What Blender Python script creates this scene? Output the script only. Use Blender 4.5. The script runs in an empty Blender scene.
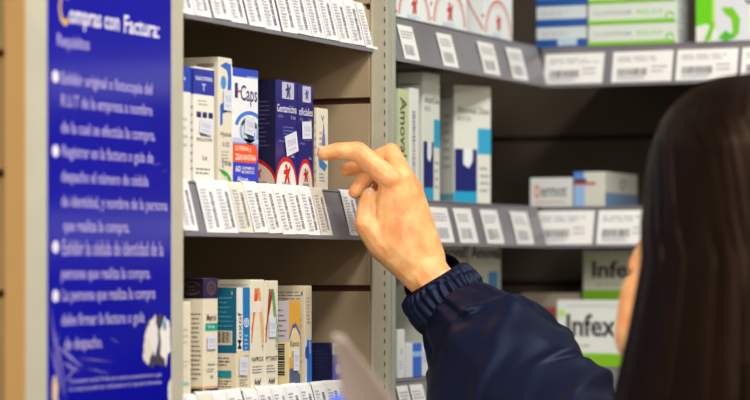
import bpy, bmesh, math, random
from mathutils import Vector, Matrix, noise
random.seed(7)
S = bpy.context.scene
COL = S.collection
R = math.radians

# ------------------------------------------------------------------ place
# X runs along the left-hand shelving (away from the viewer), Y runs into its shelves, Z up.
FPX = 2650.0; A0 = R(24); CZ = 1.42
CAM = Vector((-2.65, -1.18, CZ))
VD = Vector((math.cos(A0), math.sin(A0), 0)); RD = Vector((math.sin(A0), -math.cos(A0), 0))
UP = Vector((0, 0, 1))

def W(px, py, dep):
    return CAM + VD*dep + RD*((px-375)/FPX*dep) + UP*((268-py)/FPX*dep)
def xat(px, y=0.0):                      # along the left shelving
    return CAM.x + (y-CAM.y)/math.tan(A0+math.atan((375-px)/FPX))
def ybeh(px, x):                         # Y of the sight line at a given X
    k = (px-375)/FPX; dx = x-CAM.x
    s, c = math.sin(A0), math.cos(A0)
    return CAM.y + dx*(s-c*k)/(c+s*k)
def depth(x, y): return (x-CAM.x)*VD.x+(y-CAM.y)*VD.y
def zat(py, x, y): return CZ + (268-py)/FPX*depth(x, y)

# ------------------------------------------------------------------ materials
def lin(c):
    c = c/255.0
    return c/12.92 if c <= .04045 else ((c+.055)/1.055)**2.4
MATS = {}
def mat(name, rgb, rough=.5, metal=0, noise_amt=0, noise_scale=30, bump=0, bump_scale=200, spec=.5,
        sss=0, sheen=0, coat=0, stretch=None, rgb2=None, tint=None):
    if name in MATS: return MATS[name]
    m = bpy.data.materials.new(name); m.use_nodes = True
    nt = m.node_tree; p = nt.nodes['Principled BSDF']
    if tint: p.inputs['Specular Tint'].default_value = (*tint, 1)
    c = [lin(v) for v in rgb]+[1]
    p.inputs['Base Color'].default_value = c
    p.inputs['Roughness'].default_value = rough
    p.inputs['Metallic'].default_value = metal
    p.inputs['Specular IOR Level'].default_value = spec
    if coat: p.inputs['Coat Weight'].default_value = coat; p.inputs['Coat Roughness'].default_value = .12
    if sheen: p.inputs['Sheen Weight'].default_value = sheen
    if sss:
        p.inputs['Subsurface Weight'].default_value = sss
        p.inputs['Subsurface Radius'].default_value = (1.0, .35, .15)
        p.inputs['Subsurface Scale'].default_value = .006
    tc = nt.nodes.new('ShaderNodeTexCoord'); src = tc.outputs['Object']
    if stretch:
        mp = nt.nodes.new('ShaderNodeMapping'); mp.inputs['Scale'].default_value = stretch
        nt.links.new(src, mp.inputs['Vector']); src = mp.outputs['Vector']
    if noise_amt:
        n = nt.nodes.new('ShaderNodeTexNoise'); n.inputs['Scale'].default_value = noise_scale
        n.inputs['Detail'].default_value = 5
        nt.links.new(src, n.inputs['Vector'])
        r = nt.nodes.new('ShaderNodeValToRGB')
        r.color_ramp.elements[0].position = .35; r.color_ramp.elements[1].position = .68
        lo = [lin(v) for v in rgb2]+[1] if rgb2 else [v*(1-noise_amt) for v in c[:3]]+[1]
        r.color_ramp.elements[0].color = lo; r.color_ramp.elements[1].color = c
        nt.links.new(n.outputs['Fac'], r.inputs['Fac']); nt.links.new(r.outputs['Color'], p.inputs['Base Color'])
    if bump:
        n = nt.nodes.new('ShaderNodeTexNoise'); n.inputs['Scale'].default_value = bump_scale
        n.inputs['Detail'].default_value = 6
        nt.links.new(src, n.inputs['Vector'])
        b = nt.nodes.new('ShaderNodeBump'); b.inputs['Strength'].default_value = bump; b.inputs['Distance'].default_value = .002
        nt.links.new(n.outputs['Fac'], b.inputs['Height']); nt.links.new(b.outputs['Normal'], p.inputs['Normal'])
    MATS[name] = m
    return m
def ink(rgb): return mat('print_%02x%02x%02x' % tuple(rgb), rgb, .42, coat=.15)

WHITE = (236, 234, 228); CREAM = (232, 222, 200); NAVY = (22, 24, 112); DK = (28, 28, 40); GREY = (120, 120, 128)
RED = (206, 24, 30); TEAL = (12, 110, 150); CYAN = (30, 160, 205); LIME = (120, 205, 20); BLUE = (28, 62, 180); ORANGE = (240, 84, 30)
GOLD = (222, 165, 60)

# ------------------------------------------------------------------ object helpers
def tag(o, label=None, cat=None, group=None, kind=None):
    if label: o['label'] = label
    if cat: o['category'] = cat
    if group: o['group'] = group
    if kind: o['kind'] = kind
    return o
def link(name, me, parent=None, loc=None, rotz=0):
    o = bpy.data.objects.new(name, me); COL.objects.link(o)
    if parent is not None: o.parent = parent
    if loc is not None: o.location = loc
    o.rotation_euler.z = rotz
    return o
def empty(name, loc, rotz=0): return link(name, None, None, loc, rotz)

TXT = {}
def text_geo(s):
    """outline letters as 2-D faces, normalised to a 1 x 1 box"""
    if s in TXT: return TXT[s]
    cu = bpy.data.curves.new('t', 'FONT'); cu.body = s; cu.resolution_u = 2; cu.offset = .014
    ob = bpy.data.objects.new('t', cu); COL.objects.link(ob)
    dg = bpy.context.evaluated_depsgraph_get(); me = bpy.data.meshes.new_from_object(ob.evaluated_get(dg))
    vs = [v.co.copy() for v in me.vertices]; fs = [tuple(p.vertices) for p in me.polygons]
    bpy.data.objects.remove(ob); bpy.data.curves.remove(cu); bpy.data.meshes.remove(me)
    x0 = min(v.x for v in vs); x1 = max(v.x for v in vs); y0 = min(v.y for v in vs); y1 = max(v.y for v in vs)
    vs = [((v.x-x0)/(x1-x0), (v.y-y0)/max(y1-y0, 1e-6)) for v in vs]
    TXT[s] = (vs, fs, (x1-x0)/(y1-y0)); return TXT[s]

class MB:
    """collects shapes with materials; builds ONE mesh"""
    def __init__(s): s.v = []; s.f = []; s.mi = []; s.mats = []; s.smooth = []
    def m(s, mt):
        if mt not in s.mats: s.mats.append(mt)
        return s.mats.index(mt)
    def add(s, vs, fs, mt, smooth=False):
        n = len(s.v); s.v += [tuple(v) for v in vs]; k = s.m(mt)
        for f in fs: s.f.append([n+i for i in f]); s.mi.append(k); s.smooth.append(smooth)
    def box(s, lo, hi, mt, bevel=0):
        bm = bmesh.new(); bmesh.ops.create_cube(bm, size=1)
        for v in bm.verts:
            v.co = Vector([lo[i]+(v.co[i]+.5)*(hi[i]-lo[i]) for i in range(3)])
        if bevel: bmesh.ops.bevel(bm, geom=bm.edges[:], offset=bevel, segments=2, affect='EDGES', profile=.6)
        s.bm(bm, mt)
    def bm(s, bm, mt, smooth=False):
        bm.verts.index_update()
        s.add([v.co for v in bm.verts], [[v.index for v in f.verts] for f in bm.faces], mt, smooth); bm.free()
    def build(s, name, parent=None, loc=None, rotz=0):
        me = bpy.data.meshes.new(name); me.from_pydata(s.v, [], s.f)
        for mt in s.mats: me.materials.append(mt)
        me.polygons.foreach_set('material_index', s.mi); me.polygons.foreach_set('use_smooth', s.smooth)
        me.update()
        return link(name, me, parent, loc, rotz)

class Face:
    """printing surface: origin, u and v axes in metres, coordinates 0..1 across and up"""
    def __init__(s, mb, o, u, v, w, h):
        s.mb, s.o, s.u, s.v, s.w, s.h = mb, Vector(o), Vector(u), Vector(v), w, h
        s.n = s.u.cross(s.v); s.k = 1
    def p(s, x, y, k): return s.o + s.u*(x*s.w) + s.v*(y*s.h) + s.n*(.00004+.000015*k)
    def poly(s, pts, c):
        for ax, lim, sg in ((0, 0, 1), (0, 1, -1), (1, 0, 1), (1, 1, -1)):      # print ends at the carton's edges
            out = []
            for i, p_ in enumerate(pts):
                q_ = pts[i-1]; dp = (p_[ax]-lim)*sg; dq = (q_[ax]-lim)*sg
                if (dp >= 0) != (dq >= 0):
                    t = dq/(dq-dp); out.append((q_[0]+(p_[0]-q_[0])*t, q_[1]+(p_[1]-q_[1])*t))
                if dp >= 0: out.append(p_)
            pts = out
            if len(pts) < 3: return
        s.k += 1; mt = c if not isinstance(c, tuple) else ink(c)
        s.mb.add([s.p(x, y, s.k) for x, y in pts], [list(range(len(pts)))], mt)
    def rect(s, x0, y0, x1, y1, c): s.poly([(x0, y0), (x1, y0), (x1, y1), (x0, y1)], c)
    def disc(s, x, y, r, c, ry=None, a0=0, a1=360, n=20):
        ry = ry if ry else r*s.w/s.h
        pts = [(x+r*math.cos(R(a0+(a1-a0)*i/n)), y+ry*math.sin(R(a0+(a1-a0)*i/n))) for i in range(n if a1-a0 == 360 else n+1)]
        s.poly(pts, c)
    def arc(s, x, y, r, t, c, a0=0, a1=360, ry=None, n=20):
        ry = ry if ry else r*s.w/s.h; s.k += 1; q = ry/r
        a = [R(a0+(a1-a0)*i/n) for i in range(n+1)]
        for b, d in zip(a, a[1:]):
            s.poly([(x+r*math.cos(b), y+ry*math.sin(b)), (x+r*math.cos(d), y+ry*math.sin(d)), (x+(r-t)*math.cos(d), y+(r-t)*q*math.sin(d)), (x+(r-t)*math.cos(b), y+(r-t)*q*math.sin(b))], c); s.k -= 1
        s.k += 1
    def text(s, t, x, y, w, h, c, rot=0):
        vs, fs, _ = text_geo(t); s.k += 1; out = []
        for a, b in vs:
            if rot == 90: a, b = 1-b, a
            elif rot == -90: a, b = b, 1-a
            out.append(s.p(x+a*w, y+b*h, s.k))
        s.mb.add(out, fs, ink(c))
    def lines(s, x, y, w, h, n, c, fill=.35):
        """rows of tiny print, one row of dashes per line of words"""
        for i in range(n):
            yy = y+h*(n-1-i)/n; xx = x; end = x+w*random.uniform(.65, 1)
            while xx < end:
                l = w*random.uniform(.1, .3); s.rect(xx, yy, min(xx+l, end), yy+h/n*fill, c); xx += l+w*.05
    def barcode(s, x, y, w, h, c, vert=False, n=16):
        t = 0
        while t < 1:
            a = random.uniform(.6, 1.8)/n/1.6
            if vert: s.rect(x, y+t*h, x+w, y+min(1, t+a)*h, c)
            else: s.rect(x+t*w, y, x+min(1, t+a)*w, y+h, c)
            t += a+random.uniform(.5, 1.4)/n/1.6

# ================================================================== SETTING
wallm = mat('plaster', (196, 188, 172), .8, noise_amt=.12, noise_scale=6)
floorm = mat('floor_tile', (112, 106, 98), .35, noise_amt=.2, noise_scale=14)
def struct(name, lo, hi, mt):
    mb = MB(); mb.box(lo, hi, mt); return tag(mb.build(name), kind='structure')
struct('floor', (-4.6, -2.9, -.1), (1.0, .5, 0), floorm)
struct('ceiling', (-4.6, -2.9, 2.7), (1.0, .5, 2.8), mat('ceiling_paint', (215, 212, 204), .9))
struct('wall_left', (-4.6, .42, 0), (1.0, .5, 2.7), wallm)
struct('wall_back', (.87, -2.9, 0), (1.0, .42, 2.7), wallm)
struct('wall_right', (-4.6, -2.9, 0), (.87, -2.82, 2.7), wallm)
struct('wall_front', (-4.6, -2.82, 0), (-4.52, .42, 2.7), wallm)

PITCH = .1015; G0 = CZ+.181
taupe = mat('taupe_slat', (176, 155, 124), .55, noise_amt=.25, noise_scale=9, bump=.1, bump_scale=80)
groove = mat('groove_rust', (92, 48, 30), .7)  # rust-brown backing board showing through the slat grooves
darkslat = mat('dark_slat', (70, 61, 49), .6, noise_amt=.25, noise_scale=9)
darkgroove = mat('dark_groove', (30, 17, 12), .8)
def slat_panel(name, axis, a, t, b0, b1, mt, gm, z0=0.0, z1=2.3):
    """slatted board: axis='x' faces -X at x=a (b = Y range); boards t thick over a backing"""
    mb = MB()
    def bx(d0, d1, za, zb, m_, bev=0):
        if axis == 'x': mb.box((a+d0, b0, za), (a+d1, b1, zb), m_, bev)
        else: mb.box((b0, a+d0, za), (b1, a+d1, zb), m_, bev)
    bx(.010, t, z0, z1, gm)
    k = math.floor((z0-G0)/PITCH); lo = z0
    while lo < z1:
        g = G0+k*PITCH
        if g > lo+.01:
            hi = min(g-.0034, z1); bx(0, .0099, lo, hi, mt, .0008); lo = g+.0034
        k += 1
    return mb.build(name)
metal = mat('cream_steel', (176, 168, 148), .42, noise_amt=.1, noise_scale=40, spec=.5)
metal2 = mat('grey_green_steel', (168, 170, 156), .38, noise_amt=.08, noise_scale=40)
slot = mat('slot_dark', (84, 70, 52), .8)

PY = -.0145; xa = xat(373.5, PY)
o = slat_panel('slatted_side_panel', 'x', xa-.001, .016, PY+.0045, .40, taupe, groove)
tag(o, 'taupe slatted side board at the far end of the left shelves, beside the slotted post', 'shelf side panel')
o = slat_panel('slatted_side_panel', 'x', -.737, .016, .004, .40, mat('tan_slat', (170, 138, 92), .6, noise_amt=.15, noise_scale=12), groove)
tag(o, 'tan slatted side board at the left edge of the photo, left of the poster', 'shelf side panel')
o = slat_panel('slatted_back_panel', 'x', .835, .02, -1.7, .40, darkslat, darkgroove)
tag(o, 'dark brown slatted backboard behind the shelves on the far wall', 'shelf back panel')

# slotted upright between the two left bays
mb = MB()
PY = -.0145
xa, xb, xc, xd = xat(373.5, PY), xat(384.5, PY), xat(387, PY), xat(396, PY)
mb.box((xa, PY+.0005, 0), (xb, PY+.004, 2.3), metal, .0012)
mb.box((xb, PY+.0015, 0), (xc, PY+.004, 2.3), metal)
mb.box((xc, PY, 0), (xat(391.3, PY), .03, 2.3), metal2, .0012)
mb.box((xat(391.5, PY), PY+.003, 0), (xat(392, PY), .03, 2.3), metal2)
mb.box((xat(392.3, PY), PY, 0), (xd, .03, 2.3), metal2, .0012)
z = .1
while z < 2.25:
    mb.box((xb+.0018, PY+.0012, z), (xc-.0018, PY+.002, z+.005), slot); z += .0125
tag(mb.build('shelf_upright'), 'cream slotted steel post between the left shelves and the corner shelves', 'shelf post')

# board that carries the poster
BY = -.018
mb = MB(); x25, x184 = xat(25, BY), xat(183.5, BY)
mb.box((x25, BY, 0), (x184, BY+.018, 2.3), mat('pale_laminate', (188, 184, 166), .4, noise_amt=.08, noise_scale=20), .001)
p = mb.build('partition_board')
tag(p, 'tall pale laminated board with a tan edge, carrying the blue poster', 'partition board')
mb = MB(); mb.box((x25-.002, BY-.0005, 0), (x25, BY+.0185, 2.3), mat('tan_edge', (178, 140, 86), .6)); mb.build('edge_band', p)

# ------------------------------------------------------------------ poster
blue = mat('poster_blue', (5, 6, 162), .35, coat=.7, spec=.2, noise_amt=.15, noise_scale=5)
px0, px1 = xat(47, BY), xat(170, BY); PZ0, PZ1 = CZ-.20, CZ+.285
mb = MB(); mb.box((px0, BY-.0012, PZ0), (px1, BY-.0002, PZ1), blue)
pw, ph = px1-px0, PZ1-PZ0
F = Face(mb, (px0, BY-.0012, PZ0), (1, 0, 0), (0, 0, 1), pw, ph)
LT = (172, 162, 216)
def pz(py, px): # height fraction on the poster for a point seen at (px, py)
    return (zat(py, xat(px, BY), BY)-PZ0)/ph
def pxf(px): return (xat(px, BY)-px0)/pw
def pline(t, xl, xr, ytop_l, hpx, c=LT):
    if hpx == 14.5: hpx = 16; ytop_l -= .5
    a, b = pxf(xl), pxf(xr); y = pz(ytop_l+hpx, xl); h = hpx/FPX*depth(xat(xl, BY), BY)/ph
    F.text(t, a, y, b-a, h, c)
F.rect(pxf(131), .985, pxf(167), .993, (240, 240, 245))
F.text('C', pxf(57.5), pz(25, 58), pxf(67)-pxf(57.5), .062, (214, 176, 70))
pline('ompras con', 68, 118, 10, 19, (232, 228, 240)); pline('Factura:', 123, 158, 15, 18, (232, 228, 240))
pline('Requisitos', 56, 88, 33, 17)
rows = [('Exhibir original o fotocopia del', 60, 151, 72), ('R.U.T de la empresa a nombre', 60, 151, 94.5),
        ('de la cual se efect\u00faa la compra.', 60, 154, 121), ('Registrar en la factura o gu\u00eda de', 61, 152, 145),
        ('despacho el n\u00famero de c\u00e9dula', 60, 147, 170), ('de identidad, y nombre de la persona', 60, 166, 195),
        ('que realiza la compra.', 62, 128, 219.5), ('Exhibir la c\u00e9dula de identidad de la', 61, 162, 240),
        ('persona que realiza la compra.', 60, 149, 267.5), ('La persona que realiza la compra', 61, 154, 289),
        ('debe firmar la factura o gu\u00eda', 60, 143, 314), ('de despacho.', 63, 101, 338)]
for t, a, b, y in rows: pline(t, a, b, y, 14.5)
for y in (76.5, 151, 247, 296): F.disc(pxf(54), pz(y, 54), .024, (232, 228, 240))
for t, y in (('El propietario tendr\u00e1 30 d\u00edas para canjear la presente factura o gu\u00eda', 379), ('la compra puede ser solicitada en la caja de la farmacia', 387)):
    pline(t, 68, 160, y, 5.5, (168, 160, 215))
# worn patches where the blue print has been torn and scuffed
def patch(F, cx, cy, rx, ry, c, n=16, j=.35, seed=1):
    rr = random.Random(seed)
    F.poly([(cx+rx*math.cos(2*math.pi*i/n)*rr.uniform(1-j, 1), cy+ry*math.sin(2*math.pi*i/n)*rr.uniform(1-j, 1)) for i in range(n)], c)
def pp(px, py): return pxf(px), pz(py, px)
x, y = pp(155, 342); patch(F, x, y, .13, .062, (70, 62, 80), seed=3)
x, y = pp(151, 336); patch(F, x, y, .075, .05, (226, 222, 222), seed=4, j=.5)
x, y = pp(163, 341); patch(F, x, y, .06, .058, (236, 232, 226), seed=5, j=.5)
x, y = pp(146, 351); patch(F, x, y, .05, .03, (222, 212, 200), seed=6, j=.5)
x, y = pp(163, 325); patch(F, x, y, .02, .012, (60, 150, 190), seed=8)
x, y = pp(169, 392); patch(F, x, y, .03, .03, (220, 214, 214), seed=9)
for i, (sx, sy, ex, ey, w) in enumerate([(48, 300, 58, 385, .012), (50, 320, 66, 398, .016), (54, 345, 82, 368, .02), (48, 345, 64, 400, .02), (60, 362, 78, 372, .016),
        (75, 358, 112, 362, .005), (84, 368, 110, 374, .005), (150, 166, 162, 162, .003), (160, 172, 166, 170, .003), (108, 338, 118, 343, .004), (60, 385, 80, 360, .01), (52, 360, 58, 330, .01)]):
    a, b = pp(sx, sy); c, d = pp(ex, ey)
    nx, ny = -(d-b)*ph, (c-a)*pw; L = math.hypot(nx, ny); nx, ny = nx/L*w*.6*.2/pw, ny/L*w*.6*.2/ph
    F.poly([(a, b), (a+(c-a)*.4+nx, b+(d-b)*.4+ny), (c, d), (a+(c-a)*.5-nx, b+(d-b)*.5-ny)], (120, 112, 190) if i < 11 else (90, 84, 180))
x, y = pp(49, 388); patch(F, x+.03, y-.005, .03, .03, (214, 190, 150), seed=12)
tag(mb.build('notice_poster'), 'worn blue poster titled Compras con Factura, with white Spanish rules', 'poster')

# ================================================================== SHELVES
ZS = {'top': CZ+.285, 'mid': CZ+.082, 'low': CZ-.121}; ZR = {k: v-.0045 for k, v in ZS.items()}
RH = .052; RT = .0135
boardm = mat('shelf_board', (150, 140, 122), .5, noise_amt=.15, noise_scale=12)
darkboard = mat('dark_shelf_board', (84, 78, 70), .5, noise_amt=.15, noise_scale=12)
railm = mat('grey_rail', (124, 122, 130), .3, spec=.5, noise_amt=.12, noise_scale=18)
raill = mat('rail_lip', (150, 148, 156), .3)
def shelf(kind, z, label, lo, hi, axis, mt):
    """board with a tilted label rail on its front edge"""
    mb = MB()
    if axis == 'y': mb.box((lo, .004, z-.018), (hi, .40, z), mt, .001)
    else: mb.box((.527, lo, z-.018), (.835, hi, z), mt, .001)
    s = empty('display_shelf', (0, 0, 0)); tag(s, label, 'shelf'); mb.build('shelf_board', s)
    m2 = MB(); t = .0016
    prof = [(0, z+.001), (-RT, z-RH), (-RT-.004, z-RH-.0005), (-RT-.004, z-RH+.003), (-RT-.0018, z-RH+.003), (-.0018-.0006, z+.001)]
    prof = [(.003, z+.0005), (.003, z-.004), (-RT+.0016, z-RH), (-RT-.0016, z-RH), (-RT-.0016, z-RH+.004), (-RT, z-RH+.0042), (-.0005, z-.002), (-.0016, z-.001), (-.0008, z+.0005)]
    n = len(prof)
    for k, e in enumerate((lo, hi)):
        pass
    def P(e, q): return (e, q[0], q[1]) if axis == 'y' else (.523+q[0], e, q[1])
    vs = [P(lo, q) for q in prof]+[P(hi, q) for q in prof]
    m2.add(vs, [[i, (i+1) % n, n+(i+1) % n, n+i] for i in range(n)]+[list(range(n)), list(range(2*n-1, n-1, -1))], railm)
    r = m2.build('price_rail', s)
    return s
XL, XR = xat(171), xa-.0008
names = {'top': 'upper', 'mid': 'middle', 'low': 'lower'}
for k, z in ZS.items():
    shelf(k, z, f'{names[k]} shelf of the left bay, its grey front rail packed with barcode labels', XL, XR, 'y', boardm)
    z = ZR[k]
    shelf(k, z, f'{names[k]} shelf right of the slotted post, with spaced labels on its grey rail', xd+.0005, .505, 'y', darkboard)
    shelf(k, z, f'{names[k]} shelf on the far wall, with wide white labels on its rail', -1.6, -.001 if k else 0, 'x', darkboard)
for z, lb in ((CZ-.324, 'shelf below the lower shelf of the left bay'), ):
    pass

# ------------------------------------------------------------------ price labels
paper = mat('label_paper', (238, 238, 238), .5, coat=.2)
paper2 = mat('label_paper_cream', (226, 222, 208), .55)
def price_label(style, w, h, flap, seed, curl=0):
    random.seed(seed); mb = MB(); pm = paper2 if style == 'cream' else paper
    th = .0003; n = 5
    # sheet in local coords: x across, z down the rail from 0 to -h, y out = negative
    pts = []
    if flap: pts += [(.006, .0012), (.002, .0022+curl)]
    for i in range(n+1): pts.append((-.0003*math.sin(math.pi*i/n)-curl*.3*(i == n), -h*i/n))
    vs = []
    for y, z in pts: vs += [(0, y, z), (w, y, z), (w, y-th, z), (0, y-th, z)]
    fs = []
    for i in range(len(pts)-1):
        for j in range(4): fs.append([4*i+j, 4*i+(j+1) % 4, 4*i+4+(j+1) % 4, 4*i+4+j])
    fs += [[3, 2, 1, 0], [len(vs)-4, len(vs)-3, len(vs)-2, len(vs)-1]]
    mb.add(vs, fs, pm)
    F = Face(mb, (0, -.0008, -h), (1, 0, 0), (0, 0, 1), w, h)
    c = (112, 112, 124); c2 = (168, 168, 182)
    if style == 'wide':
        F.lines(.08, .68, .84, .2, 2, c2, .4)
        F.barcode(.1, .2, .5, .24, (96, 96, 104), n=22); F.lines(.66, .3, .26, .3, 2, c2)
        F.rect(.1, .1, .55, .14, c2)
    elif style == 'small':
        F.lines(.12, .62, .8, .26, 3, c2, .45); F.barcode(.14, .14, .62, .3, (178, 180, 188), n=9)
    else:
        F.barcode(.62, .12, .2, .7, (124, 124, 138), vert=True, n=26)
        F.lines(.12, .1, .38, .8, 12, c2, .4); F.rect(.04, .05, .055, .95, (190, 190, 205))
    return mb
TILT = math.atan(RT/RH)
def place_label(me_or_mb, axis, a, z, drop, label, group, rot=0):
    o = me_or_mb.build('price_label') if isinstance(me_or_mb, MB) else me_or_mb
    dz = -drop; dy = -RT*(drop/RH)-.0006
    q = Matrix.Rotation(-TILT, 4, 'X') @ Matrix.Rotation(rot, 4, 'Y')
    if axis == 'y': M = Matrix.Translation((a, dy-.0012, z+dz)) @ q
    else: M = Matrix.Translation((.523+dy-.0012, a, z+dz)) @ Matrix.Rotation(-math.pi/2, 4, 'Z') @ q
    o.matrix_world = M
    tag(o, label, 'price label', group); return o
def run(px_edges, z, where, group, style='col', seed0=0, flap=True):
    for i, (a, b) in enumerate(px_edges):
        xa_, xb_ = xat(a, -.005), xat(b, -.005)
        rr = random.Random(seed0+i)
        mb = price_label('cream' if rr.random() < .1 else style, xb_-xa_-.0006, RH-.001-rr.uniform(0, .0025), flap, seed0+i, rr.uniform(0, .0012))
        place_label(mb, 'y', xa_, z, -.001+rr.uniform(0, .001), where, group, rr.uniform(-.025, .025))
def seq(a, widths, gap={}):
    out = []; x = a
    for i, w in enumerate(widths):
        out.append((x, x+w)); x += w+gap.get(i, .15)
    return out
run(seq(170.5, [16, 16.5, 17, 16.5, 16.5, 15.5, 15, 14.5, 13.5, 13.5, 13, 12.5, 12], {1: 2.0, 3: 2.0, 5: 1.6, 11: .5}), ZS['top'],
    'white barcode label packed edge to edge along the upper rail left of the post', 'barcode labels on the upper left rail', seed0=10)
run([(176, 190.5)]+seq(198.5, [16.5, 15.5, 15, 14.5, 13.5, 13, 13, 12.5, 11.5]), ZS['mid'],
    'white barcode label in the packed row on the middle rail, below the medicine boxes', 'barcode labels on the middle left rail', seed0=40)
mbl = price_label('col', xat(355)-xat(342.5), RH-.003, True, 77, 0)
place_label(mbl, 'y', xat(342.5, -.005), ZS['mid'], 0, 'lone white label on the middle rail, partly behind the reaching hand', None)
run(seq(176, [12, 11, 15, 14, 15, 14, 14, 13.5, 13, 13, 12.5, 12.5, 12, 11.5, 11], {4: 1.5, 9: .8}), ZS['low'],
    'white barcode label with a creased top edge on the lower left rail', 'barcode labels on the lower left rail', seed0=70)
def spaced(edges, z, labels, drop=.0095, h=.0405, axis='y', style='small'):
    for i, ((a, b), lb) in enumerate(zip(edges, labels)):
        if axis == 'y': a_, b_ = xat(a, -.006), xat(b, -.006); w = b_-a_
        else: a_, b_ = ybeh(a, .516), ybeh(b, .516); w = a_-b_
        mb = price_label(style, w, h, False, int(a)); place_label(mb, axis, a_, z, drop, lb, None, random.uniform(-.02, .02) if axis == 'y' else 0)
spaced([(398, 413), (437, 452), (478, 494), (506.5, 522)], ZR['top'],
       ['white label on the upper corner rail, right against the slotted post', 'white label under the middle white-and-red box on the upper corner rail',
        'white label below the white-and-red box nearest the corner', 'greyish label on the upper rail, last before the corner'])
spaced([(404, 424), (429.5, 448), (454, 472), (481, 498), (511, 528)], ZR['mid'],
       ['white label on the middle corner rail behind the hand', 'white label on the middle corner rail, just right of the hand', 'narrow white label on the middle corner rail below the tall blue-and-white carton',
        'white label on the middle corner rail, second from the corner', 'white label on the middle rail, last before the corner'], drop=.0075, h=.043)
spaced([(398, 409), (411, 424)], ZR['low'], ['white label at the foot of the photo, beside the slotted post', 'white label at the foot of the photo, half hidden by the sleeve'], drop=.006, h=.043)
spaced([(545, 604), (613, 673), (677, 738), (742, 800)], ZR['top'],
       ['wide white price label on the far wall, nearest the corner on the upper rail', 'wide white price label under the lime-striped cartons', 'wide white price label behind the top of the dark hair',
        'wide white price label at the right edge of the photo'], drop=.009, h=.04, axis='x', style='wide')
spaced([(536, 594), (598, 652), (660, 716), (722, 778)], ZR['mid'],
       ['wide white price label on the middle far rail, below the box with a red initial', 'wide white price label on the middle far rail, beside the dark hair',
        'wide white price label on the middle far rail, hidden behind the hair', 'wide white price label on the middle far rail, far right'], drop=.005, h=.044, axis='x', style='wide')

for zk in ('top', 'mid'):  # unseen labels, added for the bright bands they mirror in the poster
    for i in range(9):
        mb = price_label('wide', .076, .042, False, 300+i)
        place_label(mb, 'x', -.44-.083*i, ZR[zk], .005, 'wide white price label past the right edge of the photo, mirrored in the blue poster', 'labels further along the far wall')

# ================================================================== CARTONS
cardt = {}
def carton_mesh(w, d, h, base, front=None, side=None, bev=.0007, top=None, rside=None):
    """local: x 0..w (front along x), y 0..d into shelf, z 0..h; side = the -x face"""
    mb = MB(); mb.box((0, 0, 0), (w, d, h-.0009), ink(base), bev)
    # tuck-in lid seam and thumb notch
    lid = MB(); lid.box((.0002, .0004, h-.0012), (w-.0002, d-.0002, h), ink(base), .0003)
    tf = Face(lid, (0, 0, h), (1, 0, 0), (0, 1, 0), w, d); tf.rect(.04, .02, .96, .035, (120, 118, 112)); tf.disc(.5, .06, .12, (150, 148, 140), a0=0, a1=180, n=10)
    if front: front(Face(mb, (0, 0, 0), (1, 0, 0), (0, 0, 1), w, h))
    if side: side(Face(mb, (0, d, 0), (0, -1, 0), (0, 0, 1), d, h))
    return mb, lid
def carton(label, xl, xr, ytop, z, y0=.006, side_px=None, d=None, base=WHITE, front=None, side=None, rot=0, name='medicine_box', group=None, x_abs=None, w_abs=None):
    X0 = x_abs if x_abs is not None else xat(xl, y0); X1 = xat(xr, y0)
    w = w_abs if w_abs else X1-X0-.0005
    if d is None: d = ybeh(side_px, X0)-y0
    h = zat(ytop, X0, y0)-z
    random.seed(int(xl*7+ytop))
    body_, lid_ = carton_mesh(w, d, h-.0003, base, front, side)
    o = body_.build(name, None, (X0, y0, z+.0007), rot); lid_.build('lid_flap', o)
    tag(o, label, 'medicine box', group)
    o['_'] = 0; del o['_']
    return o, w, d, h
def sticker(box, x, z, w, h, rot=0, name='price_sticker'):
    """small paper sticker stuck on the front"""
    mb = MB(); mb.box((-w/2, -.0003, -h/2), (w/2, 0, h/2), mat('sticker_paper', (216, 220, 236), .5))
    F = Face(mb, (-w/2, -.0003, -h/2), (1, 0, 0), (0, 0, 1), w, h)
    F.text('7550', .15, .42, .7, .3, (176, 178, 200)); F.rect(.2, .2, .8, .27, (190, 192, 210))
    s = mb.build(name, box, (x, -.0013, z)); s.rotation_euler.y = rot
    return s

def runner(F, x, y, s, c):
    """small red heraldic figure mark"""
    q = s*F.w/F.h
    for pts in ([(-.5, .9), (.0, 1.1), (.25, .7), (.1, .5), (.5, .6), (.85, 1.05), (.95, .5), (.6, .1), (.5, -.2), (.8, -.95), (.3, -1), (.1, -.4), (-.1, -1), (-.6, -1), (-.35, -.3), (-.3, .0), (-.8, -.1), (-.8, .3), (-.25, .5)],):
        F.poly([(x+a*s, y+b*q) for a, b in pts], c)
    F.arc(x+.1*s, y-.2*q, s*.75, s*.08, GREY, -80, 60)

# -- middle shelf, left bay
Z = ZS['mid']
def f(F):
    F.rect(0, .78, 1, 1, BLUE); F.lines(.2, .3, .6, .3, 4, (190, 190, 200)); F.text('.', .45, .88, .1, .03, WHITE)
carton('white box with a blue top band, half hidden behind the poster board', 178, 191, 66, Z, d=.022, front=f, base=WHITE)
def f(F):
    F.rect(0, .76, 1, .985, (34, 44, 160)); F.text('GLAUCOTENSIL', .08, .885, .84, .035, (225, 230, 245)); F.text('T', .38, .795, .2, .06, (200, 210, 245))
    F.lines(.2, .67, .6, .06, 2, (140, 150, 170))
    for i in range(3): F.rect(.12+.29*i, .56, .34+.29*i, .61, (30, 34, 100))
    F.rect(.3, .4, .62, .43, (90, 130, 120)); F.text('SOLUCION', .12, .355, .76, .03, (60, 60, 80)); F.text('5 ml', .4, .19, .22, .04, (70, 70, 84)); F.lines(.08, .07, .84, .07, 2, (110, 112, 122))
def s(F): F.rect(0, .76, 1, .985, (34, 44, 160)); F.lines(.2, .1, .6, .6, 9, (150, 150, 150))
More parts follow.
